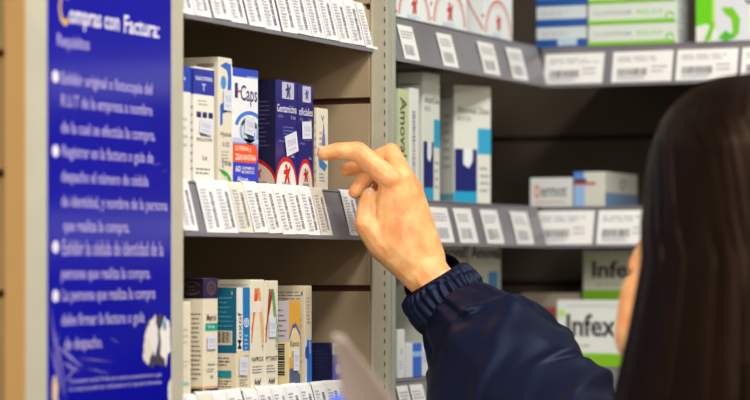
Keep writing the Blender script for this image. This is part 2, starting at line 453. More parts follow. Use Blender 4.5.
b, w, d, h = carton('slim white eye-drop box with a solid dark blue top panel, left of the tall box', 194, 214.5, 66.5, Z, side_px=190, base=(238, 234, 224), front=f, side=s)
sticker(b, w*.52, h*.48, w*.6, .014, .1)
def f(F):
    F.poly([(.1, .93), (.55, .965), (.9, .95), (.95, .8), (.85, .66), (.6, .57), (.3, .55), (.3, .47), (.12, .45), (.12, .62), (.5, .66), (.66, .74), (.7, .85), (.6, .9)], (40, 100, 200))
    F.disc(.36, .8, .2, (70, 140, 215), ry=.055); F.text('Hyabak', .15, .36, .8, .05, (70, 90, 70)); F.text('0.15%', .3, .29, .5, .04, (90, 100, 90))
    F.lines(.2, .17, .7, .1, 4, (150, 155, 150)); F.text('10 ml', .45, .14, .45, .04, (80, 90, 80)); F.rect(.25, .12, .37, .2, (150, 170, 180))
    F.disc(0, 0, .95, (30, 160, 60), a0=0, a1=90, ry=.11); F.text('100%', .1, .03, .55, .03, (225, 240, 225))
def s(F): F.rect(.5, .92, .9, .95, (160, 150, 130)); F.lines(.72, .1, .2, .7, 12, (175, 165, 145))
b, w, d, h = carton('tallest cream box on the middle shelf, with a blue curl and green corner', 218.5, 232.3, 57, Z, side_px=176, base=(228, 220, 200), front=f, side=s)
sticker(b, w*.6, h*.66, w*.6, .02)
def f(F):
    F.rect(0, .925, 1, 1, (40, 70, 190)); F.rect(.55, .925, 1, .94, (150, 180, 235))
    F.text('l', .08, .74, .12, .13, (60, 30, 110)); F.rect(.2, .79, .32, .81, ORANGE); F.text('Caps', .3, .68, .66, .18, (62, 30, 112))
    F.rect(0, 0, 1, .24, (24, 60, 200)); F.rect(0, .24, 1, .30, (60, 100, 220)); F.rect(0, .30, 1, .36, (130, 160, 235)); F.rect(0, .36, 1, .40, (190, 205, 240))
    F.arc(.68, .47, .62, .12, (60, 120, 215), 20, 165, ry=.17); F.disc(.66, .46, .4, (150, 175, 215), ry=.115); F.disc(.64, .46, .3, (205, 215, 228), ry=.1)
    F.arc(.62, .48, .34, .1, (60, 70, 90), 10, 160, ry=.1); F.disc(.7, .44, .17, (36, 80, 140), ry=.05); F.disc(.7, .44, .07, (10, 14, 30), ry=.022)
    F.poly([(0, .19), (.9, .19), (.97, .23), (.97, .31), (.9, .35), (0, .35)], ORANGE)
    F.text('LUTEINA y', .1, .28, .62, .05, WHITE); F.text('ZEAXANTINA', .1, .21, .8, .05, WHITE)
    F.text('60', .1, .105, .2, .055, WHITE); F.text('COMPRIMIDOS', .34, .13, .5, .025, WHITE); F.text('RECUBIERTOS', .34, .095, .5, .025, WHITE); F.text('Alcon', .16, .02, .42, .05, WHITE)
b, w, d, h = carton('white and blue box with an orange band and an eye picture', 232.7, 258.3, 67.5, Z, d=.028, base=(234, 238, 242), front=f)
sticker(b, w*.62, h*.51, w*.38, .018, .12)
def gent(lines_, ttl):
    def f(F):
        F.rect(.0, 0, 1, 1, (26, 22, 112))
        F.disc(.5, 0, .52, RED, ry=.285, a0=0, a1=180); F.disc(.5, 0, .46, (236, 232, 226), ry=.24, a0=0, a1=180)
        F.rect(.3, .83, .86, .985, (190, 190, 214)); runner(F, .58, .905, .14, (50, 40, 120)); runner(F, .52, .125, .19, RED)
        F.text(ttl, .06, .70, .92, .075, (216, 214, 240)); F.text('0,3 %', .12, .645, .22, .03, (150, 150, 205)); F.text('5 ml', .72, .64, .2, .04, (170, 170, 215))
        F.lines(.35, .46, .5, .13, 4, (110, 110, 180)); F.text('SAVAL', .3, .02, .45, .03, GREY)
        F.text('5 mL', .7, .28, .16, .03, (200, 200, 230)); F.text('Via oft', .12, .42, .3, .02, (150, 150, 210))
    return f
def s(F):
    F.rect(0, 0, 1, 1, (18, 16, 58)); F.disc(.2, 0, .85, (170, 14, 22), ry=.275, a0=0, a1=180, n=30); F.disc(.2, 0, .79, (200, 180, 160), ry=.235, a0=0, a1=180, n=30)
    runner(F, .45, .125, .13, RED); F.text('ICOFARMA', .3, .02, .45, .03, (90, 80, 80)); F.lines(.35, .38, .5, .45, 11, (84, 82, 120), .22)
b, w, d, h = carton('larger navy eye-drop box with a red and white arch, its dark side showing', 275.5, 297, 79.5, Z, side_px=243, base=(26, 22, 112), front=gent(0, 'Gentamicina'), side=s)
sticker(b, w*.70, h*.41, w*.56, .021, -.25)
b, w, d, h = carton('second navy box with a red and white arch, nearest the pointing finger', 298, 313, 84, Z, d=.03, base=(30, 26, 120), front=gent(0, 'oficiales'))
sticker(b, w*.52, h*.56, w*.62, .018, -.06)
def f(F):
    F.poly([(.3, .35), (.6, .85), (.85, .4)], (90, 120, 175)); F.poly([(.1, .42), (.9, .3), (.7, .22), (.2, .28)], (60, 130, 190)); F.rect(.1, .42, .5, .45, (210, 190, 60))
    F.text('V', .35, .84, .3, .07, (60, 60, 80)); F.lines(.2, .1, .6, .12, 3, (120, 140, 180)); F.lines(.2, .55, .3, .2, 3, (210, 150, 130))
def s(F): F.lines(.2, .1, .6, .8, 8, (180, 175, 160))
carton('narrow cream box with a blue triangle, behind the pointing fingertip', 317, 328.3, 108, Z, side_px=313.8, base=(226, 220, 204), front=f, side=s)

# -- lower shelf, left bay
Z = ZS['low']
def f(F): F.lines(.15, .55, .7, .2, 3, (190, 185, 180)); F.rect(.2, .1, .8, .14, (150, 200, 200)); F.lines(.2, .3, .6, .1, 2, (200, 195, 190))
carton('short plain cream box on the lower shelf, beside the poster board', 180, 191.2, 302, Z, y0=.004, d=.02, base=(236, 226, 204), front=f)
def f(F):
    F.rect(0, .82, 1, 1, (34, 28, 74)); F.arc(.55, .91, .3, .06, (110, 84, 60), 0, 360, ry=.06); F.lines(.4, .87, .35, .07, 3, (110, 84, 60))
    F.text('Metrol', .22, .625, .64, .06, (84, 60, 76)); F.rect(.12, .54, .98, .605, (24, 160, 140)); F.text('50 mg', .3, .555, .45, .035, (200, 235, 225))
    F.text('Reprexe', .3, .23, .5, .025, DK); F.lines(.2, .18, .6, .04, 2, GREY); F.text('30', .45, .12, .2, .03, GREY); F.rect(0, .0, 1, .035, (40, 30, 80)); F.rect(0, .045, 1, .055, GOLD)
def s(F):
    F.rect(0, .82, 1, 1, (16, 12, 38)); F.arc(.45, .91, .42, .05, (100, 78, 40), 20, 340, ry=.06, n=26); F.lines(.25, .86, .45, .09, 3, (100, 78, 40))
    F.lines(.3, .12, .6, .6, 15, (120, 106, 88), .3); F.rect(0, 0, 1, .035, (30, 22, 60)); F.rect(0, .045, 1, .055, GOLD)
b, w, d, h = carton('cream box with a navy top and small green bar', 203.5, 218, 278.5, Z, side_px=182, y0=.008, base=(232, 222, 198), front=f, side=s)
sticker(b, w*.5, h*.44, w*.6, .014)
def f(F):
    F.rect(.46, .38, 1, 1, (20, 120, 190)); F.rect(0, .38, .46, 1, (232, 230, 224)); F.text('Moxof', .08, .40, .3, .36, (16, 16, 24), rot=90)
    F.arc(.74, .655, .2, .05, (225, 240, 250), 0, 360, ry=.045); F.arc(.74, .655, .08, .04, (225, 240, 250), 0, 360, ry=.025)
    F.lines(.6, .4, .25, .16, 4, (190, 220, 240)); F.lines(.55, .3, .35, .05, 2, GREY); F.lines(.2, .04, .6, .08, 3, (130, 130, 130))
def s(F):
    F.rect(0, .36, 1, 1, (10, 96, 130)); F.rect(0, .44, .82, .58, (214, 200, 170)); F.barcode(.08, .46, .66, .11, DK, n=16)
    F.lines(.1, .62, .75, .32, 7, (90, 160, 160), .22); F.lines(.1, .24, .75, .1, 3, (90, 80, 70)); F.rect(0, .12, .8, .19, (30, 140, 150)); F.lines(.05, .03, .8, .08, 3, (110, 96, 80)); F.text('1', .8, .93, .06, .03, GOLD)
b, w, d, h = carton('blue, teal and white box with black lettering running upwards', 236.5, 250, 288, Z, side_px=213, y0=.004, base=(226, 212, 182), front=f, side=s)
sticker(b, w*.45, h*.23, w*.6, .018, .05)
def mbox(c1, c2, ttl, dark):
    def f(F):
        for i in range(3):
            F.poly([(.02+.0*i, .42+.06*i), (.1+.0*i, .42+.06*i), (.52+.13*i-.12, .92), (.42+.13*i-.12, .92)], c1)
        for i in range(3):
            F.poly([(.88+.05*i, .34+.07*i), (.93+.05*i, .34+.07*i), (.66+.07*i-.1, .9), (.6+.07*i-.1, .9)], c2)
        F.rect(.15, .70, .8, .8, (236, 228, 218)) if not dark else None
        F.text(ttl, .05, .245, .9, .045, DK); F.lines(.12, .14, .76, .08, 3, GREY, .4); F.text('Adef', .25, .03, .5, .06, DK); F.rect(.8, .38, .9, .39, DK)
    return f
def s(F): F.rect(.1, .94, .9, .96, (200, 196, 190))
carton('cream box with bright orange slanting stripes, right beside the teal one', 250.8, 264.3, 280, Z, side_px=216, y0=.006, base=(232, 226, 206), front=mbox((232, 90, 30), (236, 160, 90), 'NAPROX', 0), side=s)
b, w, d, h = carton('cream box with dark red and green slanting stripes', 265, 278.2, 281, Z, d=.03, y0=.006, base=(228, 222, 202), front=mbox((150, 52, 30), (50, 150, 80), 'PYTARIT', 1))
sticker(b, w*.5, h*.56, w*.5, .02)
def f(F):
    F.poly([(0, .55), (.3, .7), (.6, .72), (1, .6), (1, 1), (0, 1)], GOLD); F.poly([(0, .52), (.3, .67), (.6, .69), (1, .57), (1, .62), (.6, .74), (.3, .72), (0, .57)], (80, 90, 160))
    F.text('Kanox', .1, .46, .8, .07, (50, 50, 80)); F.lines(.2, .34, .6, .08, 3, GREY); F.poly([(0, 0), (1, 0), (1, .12), (.5, .2), (0, .22)], (84, 94, 130)); F.poly([(0, .2), (.35, .2), (.2, .32), (0, .34)], GOLD)
def s(F):
    F.rect(0, .52, 1, 1, (196, 190, 200)); F.lines(.15, .58, .7, .36, 6, (110, 100, 110), .3); F.barcode(.2, .12, .55, .38, DK, vert=True, n=18)
b, w, d, h = carton('small box with a golden wave on top and a barcode on its side', 289.2, 300.3, 301.5, Z, side_px=272, y0=.002, base=(226, 208, 160), front=f, side=s)
sticker(b, w*.55, h*.3, w*.5, .022)
def f(F): F.rect(.3, .0, 1, .45, (40, 110, 200)); F.rect(0, .0, .3, .5, (210, 215, 225)); F.lines(.3, .62, .4, .28, 8, (140, 145, 160)); F.text('eolis', .45, .3, .3, .24, (210, 225, 240), rot=90); F.disc(.3, .32, .3, (30, 70, 180), ry=.07)
def s(F): F.lines(.1, .86, .8, .1, 3, (120, 116, 128), .3); F.text('1', .9, .9, .04, .04, BLUE); F.lines(.75, .1, .2, .6, 10, (190, 180, 160))
carton('cream and blue box standing behind the small golden-wave box', 304.8, 312, 286, Z, side_px=270, y0=.006, base=(220, 206, 176), front=f, side=s)
def f(F): F.rect(0, 0, 1, 1, (90, 90, 190)); F.rect(0, .7, 1, 1, (214, 214, 226)); F.disc(.6, .3, .3, (190, 190, 230), ry=.15); F.lines(.2, .75, .6, .18, 3, GREY); F.rect(.5, 0, 1, .2, (120, 60, 140))
def s(F): F.lines(.1, .35, .8, .5, 6, (62, 62, 110), .16)
carton('low dark navy box at the right end of the lower shelf', 332.5, 342.5, 343.5, Z, side_px=306, y0=.006, base=(20, 22, 66), front=f, side=s)

# -- shelves right of the post
Z = ZR['top']
def arch(F):
    F.arc(.5, .05, .46, .035, (220, 80, 70), 0, 180, ry=.43); F.arc(.5, .05, .40, .015, (235, 170, 160), 0, 180, ry=.37); runner(F, .5, .2, .10, RED); F.lines(.3, .02, .4, .06, 2, (120, 150, 210))
def archside(F): F.poly([(.05, .55), (.5, .3), (1, .05), (1, .09), (.5, .34), (.05, .6)], (226, 90, 80)); F.disc(.95, .25, .06, RED)
for lb, a, b_ in (('white box with a thin red arch and figure, against the slotted post', 397, 431), ('white box with a red arch and figure, middle one on the upper corner shelf', 432, 467)):
    carton(lb, a, b_, -60, Z, d=.05, y0=.006, base=(236, 244, 248), front=arch, side=archside)
carton('white red-arched box nearest the corner on the upper shelf', 484, 512.5, -45, Z, side_px=461, y0=.006, base=(236, 244, 248), front=arch, side=archside)
Z = ZR['mid']
def duo(F):
    F.text('Amoval Duo', .1, .76, .85, .06, (60, 70, 84)); F.text('875/125', .1, .7, .35, .035, (100, 110, 120))
    F.rect(.02, 0, .62, .46, (24, 34, 110)); F.rect(0, 0, .62, .1, CYAN); F.rect(.64, .42, 1, .64, (50, 165, 210)); F.poly([(.25, .46), (.5, .46), (.5, .36), (.4, .3), (.25, .33)], (232, 236, 240))
    F.lines(.7, .1, .25, .25, 4, (150, 155, 165))
def duos(F): F.rect(.1, .9, .9, .91, GREY); F.lines(.3, .3, .5, .5, 7, (175, 180, 172)); F.rect(0, 0, 1, .08, (120, 180, 200))
def green(F): F.rect(0, 0, 1, 1, (196, 208, 160)); F.text('Amoval', .2, .38, .6, .55, (40, 50, 40), rot=-90); F.rect(0, 0, 1, .1, CYAN)
def whites(F): F.barcode(.25, .2, .35, .6, (140, 144, 160), vert=True, n=30); F.rect(0, 0, 1, .1, CYAN)
carton('slim pale green box lettered downwards, right against the slotted post', 398, 409, 89, Z, d=.04, y0=.004, base=(214, 220, 196), front=green)
carton('white spine of a thin box between the pale green and blue-and-white cartons', 410, 419, 88, Z, d=.04, y0=.004, base=(226, 230, 228), front=whites)
carton('taller white and blue carton with its upper corner above the pale green box', 423, 440, 72, Z, side_px=397, y0=.012, base=(222, 226, 218), front=duo, side=duos)
carton('tall white and blue carton nearest the corner on the middle shelf', 454, 475, 85, Z, d=.026, y0=.03, base=(222, 226, 218), front=duo, side=duos, rot=R(-24), w_abs=.062)
Z = ZR['low']
def am(F):
    F.text('Amoval', .06, .865, .9, .095, (30, 32, 36)); F.text('Amoval', .075, .863, .9, .095, (30, 32, 36)); F.rect(.6, .60, .9, .76, (60, 140, 215)); F.lines(.1, .6, .4, .15, 4, (170, 175, 170))
carton('plain white carton below the middle rail, nearer the sleeve cuff', 430, 466, 240, Z, d=.05, y0=.03, base=(210, 214, 202), front=am)
carton('white carton with a small blue square below the middle rail, nearer the corner', 469, 501, 241, Z, d=.05, y0=.03, base=(210, 214, 202), front=am)
def bl(F): F.rect(.3, 0, .72, 1, (36, 104, 214)); F.rect(.3, .6, .72, .75, (150, 190, 235)); F.text('alix', .78, .4, .12, .4, (120, 160, 210), rot=90)
def wh(F): F.text('x', .4, .5, .3, .1, (70, 150, 210)); F.lines(.2, .2, .6, .2, 3, (140, 190, 220))
carton('small white box with sky-blue print, low beside the slotted post', 397.5, 405, 330, Z, d=.03, y0=.012, base=(226, 230, 232), front=wh)
carton('small white box with a broad blue stripe, seen past the sleeve', 406, 428, 344, Z, d=.03, y0=.012, base=(220, 226, 232), front=bl)
def bb(F): F.rect(.1, .7, .9, .75, (60, 110, 190))
carton('solid blue carton behind the wrist, standing against the slotted post', 400, 411, 262, Z, d=.03, y0=.07, base=(10, 70, 150), front=bb)

# -- far wall
def far(label, xl, xr, yt, yb, z=None, xf=.535, d=.06, base=WHITE, front=None, side=None, group=None, cat='medicine box'):
    Y0, Y1 = ybeh(xl, xf), ybeh(xr, xf); w = Y0-Y1
    zb = zat(yb, xf, Y0) if z is None else z+.0007; zt = zat(yt, xf, Y0)
    random.seed(int(xl*3+yt)); mb = MB(); mb.box((0, 0, 0), (w, d, zt-zb), ink(base), .0008)
    if front: front(Face(mb, (0, 0, 0), (1, 0, 0), (0, 0, 1), w, zt-zb))
    if side: side(Face(mb, (w, 0, 0), (0, 1, 0), (0, 0, 1), d, zt-zb))
    o = mb.build('medicine_box', None, (xf, Y0, zb), -math.pi/2)
    return tag(o, label, cat, group)
def wb(F): F.rect(0, 0, 1, .42, (20, 84, 170)); F.rect(.42, .1, .8, .42, (190, 215, 235)); F.lines(.1, .6, .6, .2, 2, (170, 180, 190))
def wb2(F): F.rect(0, 0, 1, .38, (20, 84, 170)); F.lines(.1, .6, .6, .2, 2, (170, 180, 190))
def gs(t, c):
    def f(F): F.rect(0, .0, .98, .2, (130, 205, 30)); F.text(t, .06, .45, .42, .22, (170, 180, 180)); F.text(c, .55, .45, .3, .22, (150, 215, 110)); F.arc(.92, .3, .05, .02, LIME, 0, 200)
    return f
def gside(F): F.lines(.2, .2, .6, .6, 3, (160, 160, 160))
ztop = ZR['top']; Yc = ybeh(540, .535)
def zpx(py, x=.535, y=Yc): return zat(py, x, y)
levels = [(26, 47), (4, 25.5), (-18, 3.5)]
g1 = ['lower white carton with a blue patch in the stack nearest the corner', 'middle white and blue carton in the stack nearest the corner', 'topmost white and blue carton in the corner stack, cut by the photo edge']
g2 = ['bottom carton of the lime-striped stack on the upper far shelf', 'second carton up in the lime-striped stack', 'top carton of the lime-striped stack, cut by the photo edge']
hh = .0262
for i in range(3):
    zb = ztop+.0007+i*(hh+.0005)
    for (a, b_, lb, base, fr, sd, dd, xf) in ((536.5, 587, g1[i], (214, 226, 234), wb if i == 0 else wb2, None, .07, .535), (588.5, 677, g2[i], (222, 232, 226), gs('CLORFENAM', 'RELAX'), gside, .045, .531)):
        Y0, Y1 = ybeh(a, xf), ybeh(b_, xf); w = Y0-Y1; mb = MB(); random.seed(int(a)+i)
        mb.box((0, 0, 0), (w, dd, hh), ink(base), .0008); fr(Face(mb, (0, 0, 0), (1, 0, 0), (0, 0, 1), w, hh))
        if sd: sd(Face(mb, (w, 0, 0), (0, 1, 0), (0, 0, 1), dd, hh))
        tag(mb.build('medicine_box', None, (xf, Y0, zb), -math.pi/2), lb, 'medicine box')
def cis(F):
    F.rect(0, 0, .22, 1, (110, 215, 20)); F.rect(.22, 0, .26, 1, (190, 235, 110)); F.poly([(.0, 0), (.3, 0), (.28, .1), (.15, .16), (0, .14)], (236, 240, 236))
    F.poly([(.1, 0), (.2, .16), (.26, .18), (.2, .02)], LIME); F.poly([(.34, .3), (.5, .3), (.6, .2), (.58, .06), (.46, .02), (.5, .1), (.48, .2), (.4, .24)], LIME); F.poly([(.3, .03), (.4, .1), (.55, .03), (.4, .0)], (80, 190, 40))
    F.text('CISTEM', .66, .32, .12, .6, (60, 60, 70), rot=90); F.lines(.8, .1, .16, .8, 10, (200, 210, 225))
far('large white box with a lime-green side band and leaf, at the upper right', 696, 770, -70, 42, z=ztop, base=(226, 230, 238), front=cis, xf=.531, d=.07)
zm = ZR['mid']
def derm(F): F.text('D', .12, .32, .13, .42, (220, 70, 50)); F.text('ermot', .27, .34, .6, .36, (90, 96, 104)); F.rect(.12, .12, .85, .2, (220, 190, 185))
far('small white box with a red first letter on the middle far shelf', 530, 572, 178, 200, z=zm, base=(222, 226, 226), front=derm, d=.05)
def med(F): F.rect(0, 0, .35, 1, (150, 190, 235)); F.rect(0, .62, .7, .7, (190, 70, 70)); F.rect(0, .7, .4, .8, (60, 60, 90)); F.rect(0, .82, .3, 1, (90, 140, 220))
def meds(F): F.rect(0, 0, 1, .4, (120, 150, 190)); F.text('C7', .45, .5, .2, .3, (90, 90, 90))
far('low box with a light blue end and red line, beside the small white one', 574, 605, 172, 200, z=zm, base=(214, 216, 206), front=med, side=meds, d=.13)
zl = ZR['low']
def infex(F):
    F.rect(0, 0, 1, .2, (130, 190, 20)); F.text('Infex', .1, .45, .52, .34, (20, 22, 24)); F.text('Infex', .104, .447, .52, .34, (20, 22, 24)); F.text('Infex', .108, .45, .52, .34, (20, 22, 24)); F.lines(.14, .3, .3, .07, 1, (150, 155, 150)); F.disc(.05, .8, .04, (190, 225, 120)); F.disc(.9, .4, .05, (150, 205, 60)); F.rect(.1, .9, .7, .93, (200, 204, 204))
far('brighter white and lime box in front on the lower far shelf', 557, 652, 300, 360, z=zl, base=(228, 234, 230), front=infex, xf=.53, d=.05)
Y0 = ybeh(583, .60)
for i, lb in enumerate(('box at the bottom of the back pile, mostly hidden by the bright lime-striped one', 'duller greyish box with a lime stripe, on top of the back pile')):
    Y1 = ybeh(676, .60); w = Y0-Y1; mb = MB(); random.seed(5+i); hh = (.083, .064)[i]
    mb.box((0, 0, 0), (w, .06, hh), ink((214, 216, 200)), .0008); infex(Face(mb, (0, 0, 0), (1, 0, 0), (0, 0, 1), w, hh))
    tag(mb.build('medicine_box', None, (.60, Y0, zl+.0007+i*.0835), -math.pi/2), lb, 'medicine box')
def rd(F): F.rect(.3, .5, .6, .8, (200, 90, 80)); F.lines(.1, .1, .8, .3, 2, (170, 150, 140))
far('dull cream box with a red mark behind the sleeve, left of the lime-striped boxes', 521, 580, 293, 364, z=zl, xf=.61, base=(190, 178, 158), front=rd, d=.05)

# ================================================================== PERSON
skin = mat('skin', (250, 194, 130), .42, noise_amt=.3, noise_scale=60, rgb2=(236, 156, 98), bump=.4, bump_scale=600, sss=.2)
nailm = mat('nail', (232, 188, 160), .25, coat=.4)
cloth = mat('navy_nylon', (6, 10, 36), .5, bump=.1, bump_scale=300, spec=.28, tint=(.5, .65, 1))
def ball(c, r, sub=3, sc=(1, 1, 1), rot=None):
    bm = bmesh.new(); bmesh.ops.create_icosphere(bm, subdivisions=sub, radius=1)
    for v in bm.verts:
        p_ = Vector((v.co.x*r*sc[0], v.co.y*r*sc[1], v.co.z*r*sc[2]))
        if rot: p_ = rot @ p_
        v.co = p_+Vector(c)
    return bm
def hull(pts):
    """convex hull of spheres: list of (centre, radius)"""
    bm = bmesh.new()
    for c, r in pts:
        b2 = bmesh.new(); bmesh.ops.create_icosphere(b2, subdivisions=2, radius=r)
        for v in b2.verts: bm.verts.new(v.co+Vector(c))
        b2.free()
    res = bmesh.ops.convex_hull(bm, input=bm.verts)
    bad = [v for v in bm.verts if not v.link_faces]
    bmesh.ops.delete(bm, geom=bad, context='VERTS')
    bmesh.ops.recalc_face_normals(bm, faces=bm.faces)
    return bm
def fuse(bms, voxel, smooth=6, fac=.5):
    """one continuous skin over overlapping forms"""
    mb = MB()
    for b2 in bms: mb.bm(b2, skin)
    o = mb.build('tmp'); md = o.modifiers.new('r', 'REMESH'); md.mode = 'VOXEL'; md.voxel_size = voxel; md.use_smooth_shade = True
    sm = o.modifiers.new('s', 'SMOOTH'); sm.iterations = smooth; sm.factor = fac
    dg = bpy.context.evaluated_depsgraph_get(); me = bpy.data.meshes.new_from_object(o.evaluated_get(dg))
    bpy.data.objects.remove(o); return me
def me_to_mb(mb, me, mt):
    mb.add([v.co for v in me.vertices], [list(p_.vertices) for p_ in me.polygons], mt, True)
def chain(pts):
    return [hull([pts[i], pts[i+1]]) for i in range(len(pts)-1)]
D0 = 2.74; K = D0/FPX
def H(px, py, dd, r): return (W(px, py, D0+dd), r+(.0011 if r < .0098 else .0004))      # a joint of the reaching hand

hb = []
# index
idx = [H(324.0, 153.6, .003, .0068), H(337, 151.0, .003, .0080), H(358, 151.5, .002, .0097), H(391, 180, -.004, .0125)]
hb += chain(idx)
# middle
mid = [H(346.5, 169.8, .030, .0066), H(361, 166, .034, .0080), H(391, 152.5, .026, .0094), H(403, 180, .008, .0125)]
hb += chain(mid)
# ring
rng = [H(355.5, 192, .030, .0068), H(366, 178, .036, .0080), H(396, 163, .044, .0092), H(410, 188, .024, .012)]
hb += chain(rng)
# little
lit = [H(371, 201, .046, .0060), H(380, 187, .052, .0070), H(402, 180, .058, .0082), H(412, 200, .040, .0108)]
hb += chain(lit)
# thumb
thb = [H(369.5, 195, .012, .0072), H(367, 206, .006, .0092), H(366.5, 224, .002, .0128), H(384, 246, .006, .0165), H(405, 264, .012, .017)]
hb += chain(thb)
wr = [H(416, 274, .010, .0172), H(428, 265, .013, .0172)]
# palm slab
hb.append(hull([H(391, 182, -.001, .0125), H(404, 182, .008, .0125), H(385, 240, .006, .016), H(412, 262, .008, .018), H(425, 258, .012, .0165)]))
hb.append(hull([H(404, 182, .008, .0125), H(411, 189, .024, .012), H(414, 202, .038, .011), H(412, 262, .01, .018), H(429, 260, .016, .018)]))
hb.append(hull([H(391, 186, .003, .011), H(376, 222, .010, .011), H(385, 242, .010, .014), H(405, 240, .012, .016)]))
hb.append(hull(wr+[H(384, 246, .006, .0145), H(420, 235, .018, .014)]))
# tendons
for kp in (H(392, 180, -.0085, .0055), H(405, 178, .0005, .0055), H(413, 187, .015, .005)):
    hb.append(hull([kp, (W(416, 250, D0-.001), .0035)]))
# forearm inside the sleeve
fa = [(W(423, 269, D0+.012), .0215), (W(452, 305, 2.735), .027), (W(505, 375, 2.68), .036), (W(580, 468, 2.54), .040), (W(700, 470, 2.43), .043)]
hb += chain(fa)
hb.append(hull(wr+[(W(440, 292, 2.745), .023)]))
hand = fuse(hb, .0014, 7, .5)

# ---- head & torso frames
HC = CAM + VD*2.2 + RD*.3097
def frame(phi):
    f_ = VD*math.cos(R(phi)) - RD*math.sin(R(phi)); l_ = -VD*math.sin(R(phi)) - RD*math.cos(R(phi)); return f_, l_
hf, hl = frame(48); tf, tl = frame(65)
def HP(f_, l_, z_): return HC + hf*f_ + hl*l_ + UP*z_
TC = HC - RD*.011 - tf*.02
def TP(f_, l_, z_): return TC + tf*f_ + tl*l_ + UP*z_
hm = []
rotm = Matrix((hf, hl, UP)).transposed()
hm.append(ball(HP(-.005, 0, .056), 1, 4, (.080, .067, .080), rotm))
hm.append(hull([(HP(.070, 0, -.074), .024), (HP(.012, .044, -.03), .018), (HP(.012, -.044, -.03), .018), (HP(.055, .036, .012), .028), (HP(.055, -.036, .012), .028), (HP(.055, 0, .05), .036)]))
for sg in (1, -1):
    hm.append(hull([(HP(.064, sg*.043, -.026), .031), (HP(.064, sg*.050, -.056), .031), (HP(.056, sg*.044, -.076), .024)]))
    hm.append(hull([(HP(-.004, sg*.071, .045), .010), (HP(.002, sg*.069, .01), .007), (HP(-.014, sg*.075, .03), .008)]))
    hm.append(hull([(HP(.080, sg*.014, .054), .007), (HP(.070, sg*.036, .056), .008)]))
    hm.append(ball(HP(.107, sg*.011, .000), .008, 2))
hm += chain([(HP(.088, 0, .045), .008), (HP(.108, 0, .008), .0105), (HP(.112, 0, .001), .0105)])
hm.append(hull([(HP(.086, .018, -.025), .0055), (HP(.095, 0, -.021), .0075), (HP(.086, -.018, -.025), .0055)]))
hm.append(hull([(HP(.085, .015, -.033), .0055), (HP(.092, 0, -.034), .0078), (HP(.085, -.015, -.033), .0055)]))
hm += chain([(HP(-.02, 0, 0), .052), (TP(-.01, 0, -.12), .054), (TP(-.01, 0, -.2), .08)])
hm += [hull([(TP(-.01, .13, -.18), .045), (TP(-.01, -.13, -.18), .045), (TP(0, .09, -.45), .08), (TP(0, -.09, -.45), .08)]),
       hull([(TP(0, .09, -.45), .08), (TP(0, -.09, -.45), .08), (TP(0, .09, -.62), .09), (TP(0, -.09, -.62), .09)])]
SHR = W(790, 452, 2.355); SHL = TP(-.01, .165, -.185)
ELL = CAM+VD*2.05+RD*.17+UP*(-.40); WRL = W(425, 590, 2.06)
hm += chain([(TP(0, -.13, -.18), .045), (SHR, .042), (W(700, 470, 2.43), .042)])
hm += chain([(SHL, .040), (ELL, .034), (WRL, .022)])
for sg in (1, -1):
    hm += chain([(TP(0, sg*.085, -.62), .085), (TP(.01, sg*.09, -.98), .05), (TP(0, sg*.09, -1.33), .034)])
head = fuse(hm, .004, 5, .5)
# left hand holding the leaflet
LH = []
wd = (W(398, 500, 2.05)-WRL).normalized(); side = VD.copy(); nrm = wd.cross(side).normalized()
pal = [WRL+wd*.02, WRL+wd*.075]
LH.append(hull([(WRL-wd*.05, .021), (WRL, .02)]))
kn = [pal[1]+side*(.027-.018*i) for i in range(4)]
LH.append(hull([(WRL+side*.008, .017), (WRL-side*.008, .017), (kn[0], .010), (kn[3], .009)]))
for i, L in enumerate((.038, .043, .040, .031)):
    k0 = kn[i]; k1 = k0+wd*L*.8-nrm*.012; k2 = k1+wd*L*.3-nrm*L*.5; k3 = k2-wd*.006-nrm*L*.4
    LH += chain([(k0, .0092), (k1, .0082), (k2, .0074), (k3, .0066)])
t0 = WRL+side*.02+wd*.02; LH += chain([(t0, .014), (t0+side*.016+wd*.03-nrm*.012, .0115), (t0+side*.012+wd*.055-nrm*.026, .0095), (t0+side*.004+wd*.074-nrm*.03, .008)])
lhand = fuse(LH, .0017, 5, .5)

body = MB()
me_to_mb(body, hand, skin); me_to_mb(body, head, skin); me_to_mb(body, lhand, skin)
# nails, eyes, lips, brows belong to the body
def plate(c, ax, side_, nm, l, w, mt):
    bm = bmesh.new(); bmesh.ops.create_uvsphere(bm, u_segments=14, v_segments=10, radius=1)
    for v in bm.verts: v.co = Vector(c)+ax*(v.co.x*l)+side_*(v.co.y*w)+nm*(v.co.z*.0016-.0012*v.co.y*v.co.y)
    body.bm(bm, mt, True)
tc_ = thb[0][0]; tax = (thb[0][0]-thb[1][0]).normalized(); tn = (-VD+UP*.25+RD*.05); tn = (tn-tax*tn.dot(tax)).normalized()
plate(tc_+tn*.0072-tax*.0005, tax, tax.cross(tn), tn, .0060, .0050, nailm)
ia = (idx[0][0]-idx[1][0]).normalized(); inn = (UP*.9-VD*.15); inn = (inn-ia*inn.dot(ia)).normalized()
plate(idx[0][0]+inn*.0066+ia*.0008, ia, ia.cross(inn), inn, .0052, .0042, nailm)
for sg in (1, -1):
    body.bm(ball(HP(.073, sg*.031, .038), .0125, 3), mat('eye_white', (225, 220, 212), .2), True)
    body.bm(ball(HP(.0805, sg*.032, .038), .0058, 2), mat('iris', (40, 24, 14), .15), True)
    body.bm(hull([(HP(.088, sg*.018, .058), .0025), (HP(.079, sg*.036, .060), .002)]), mat('brow', (24, 14, 10), .7), True)
body.bm(hull([(HP(.090, .017, -.0295), .003), (HP(.1, 0, -.028), .0048), (HP(.090, -.017, -.0295), .003)]), mat('lip', (176, 84, 74), .4), True)
person = body.build('person')
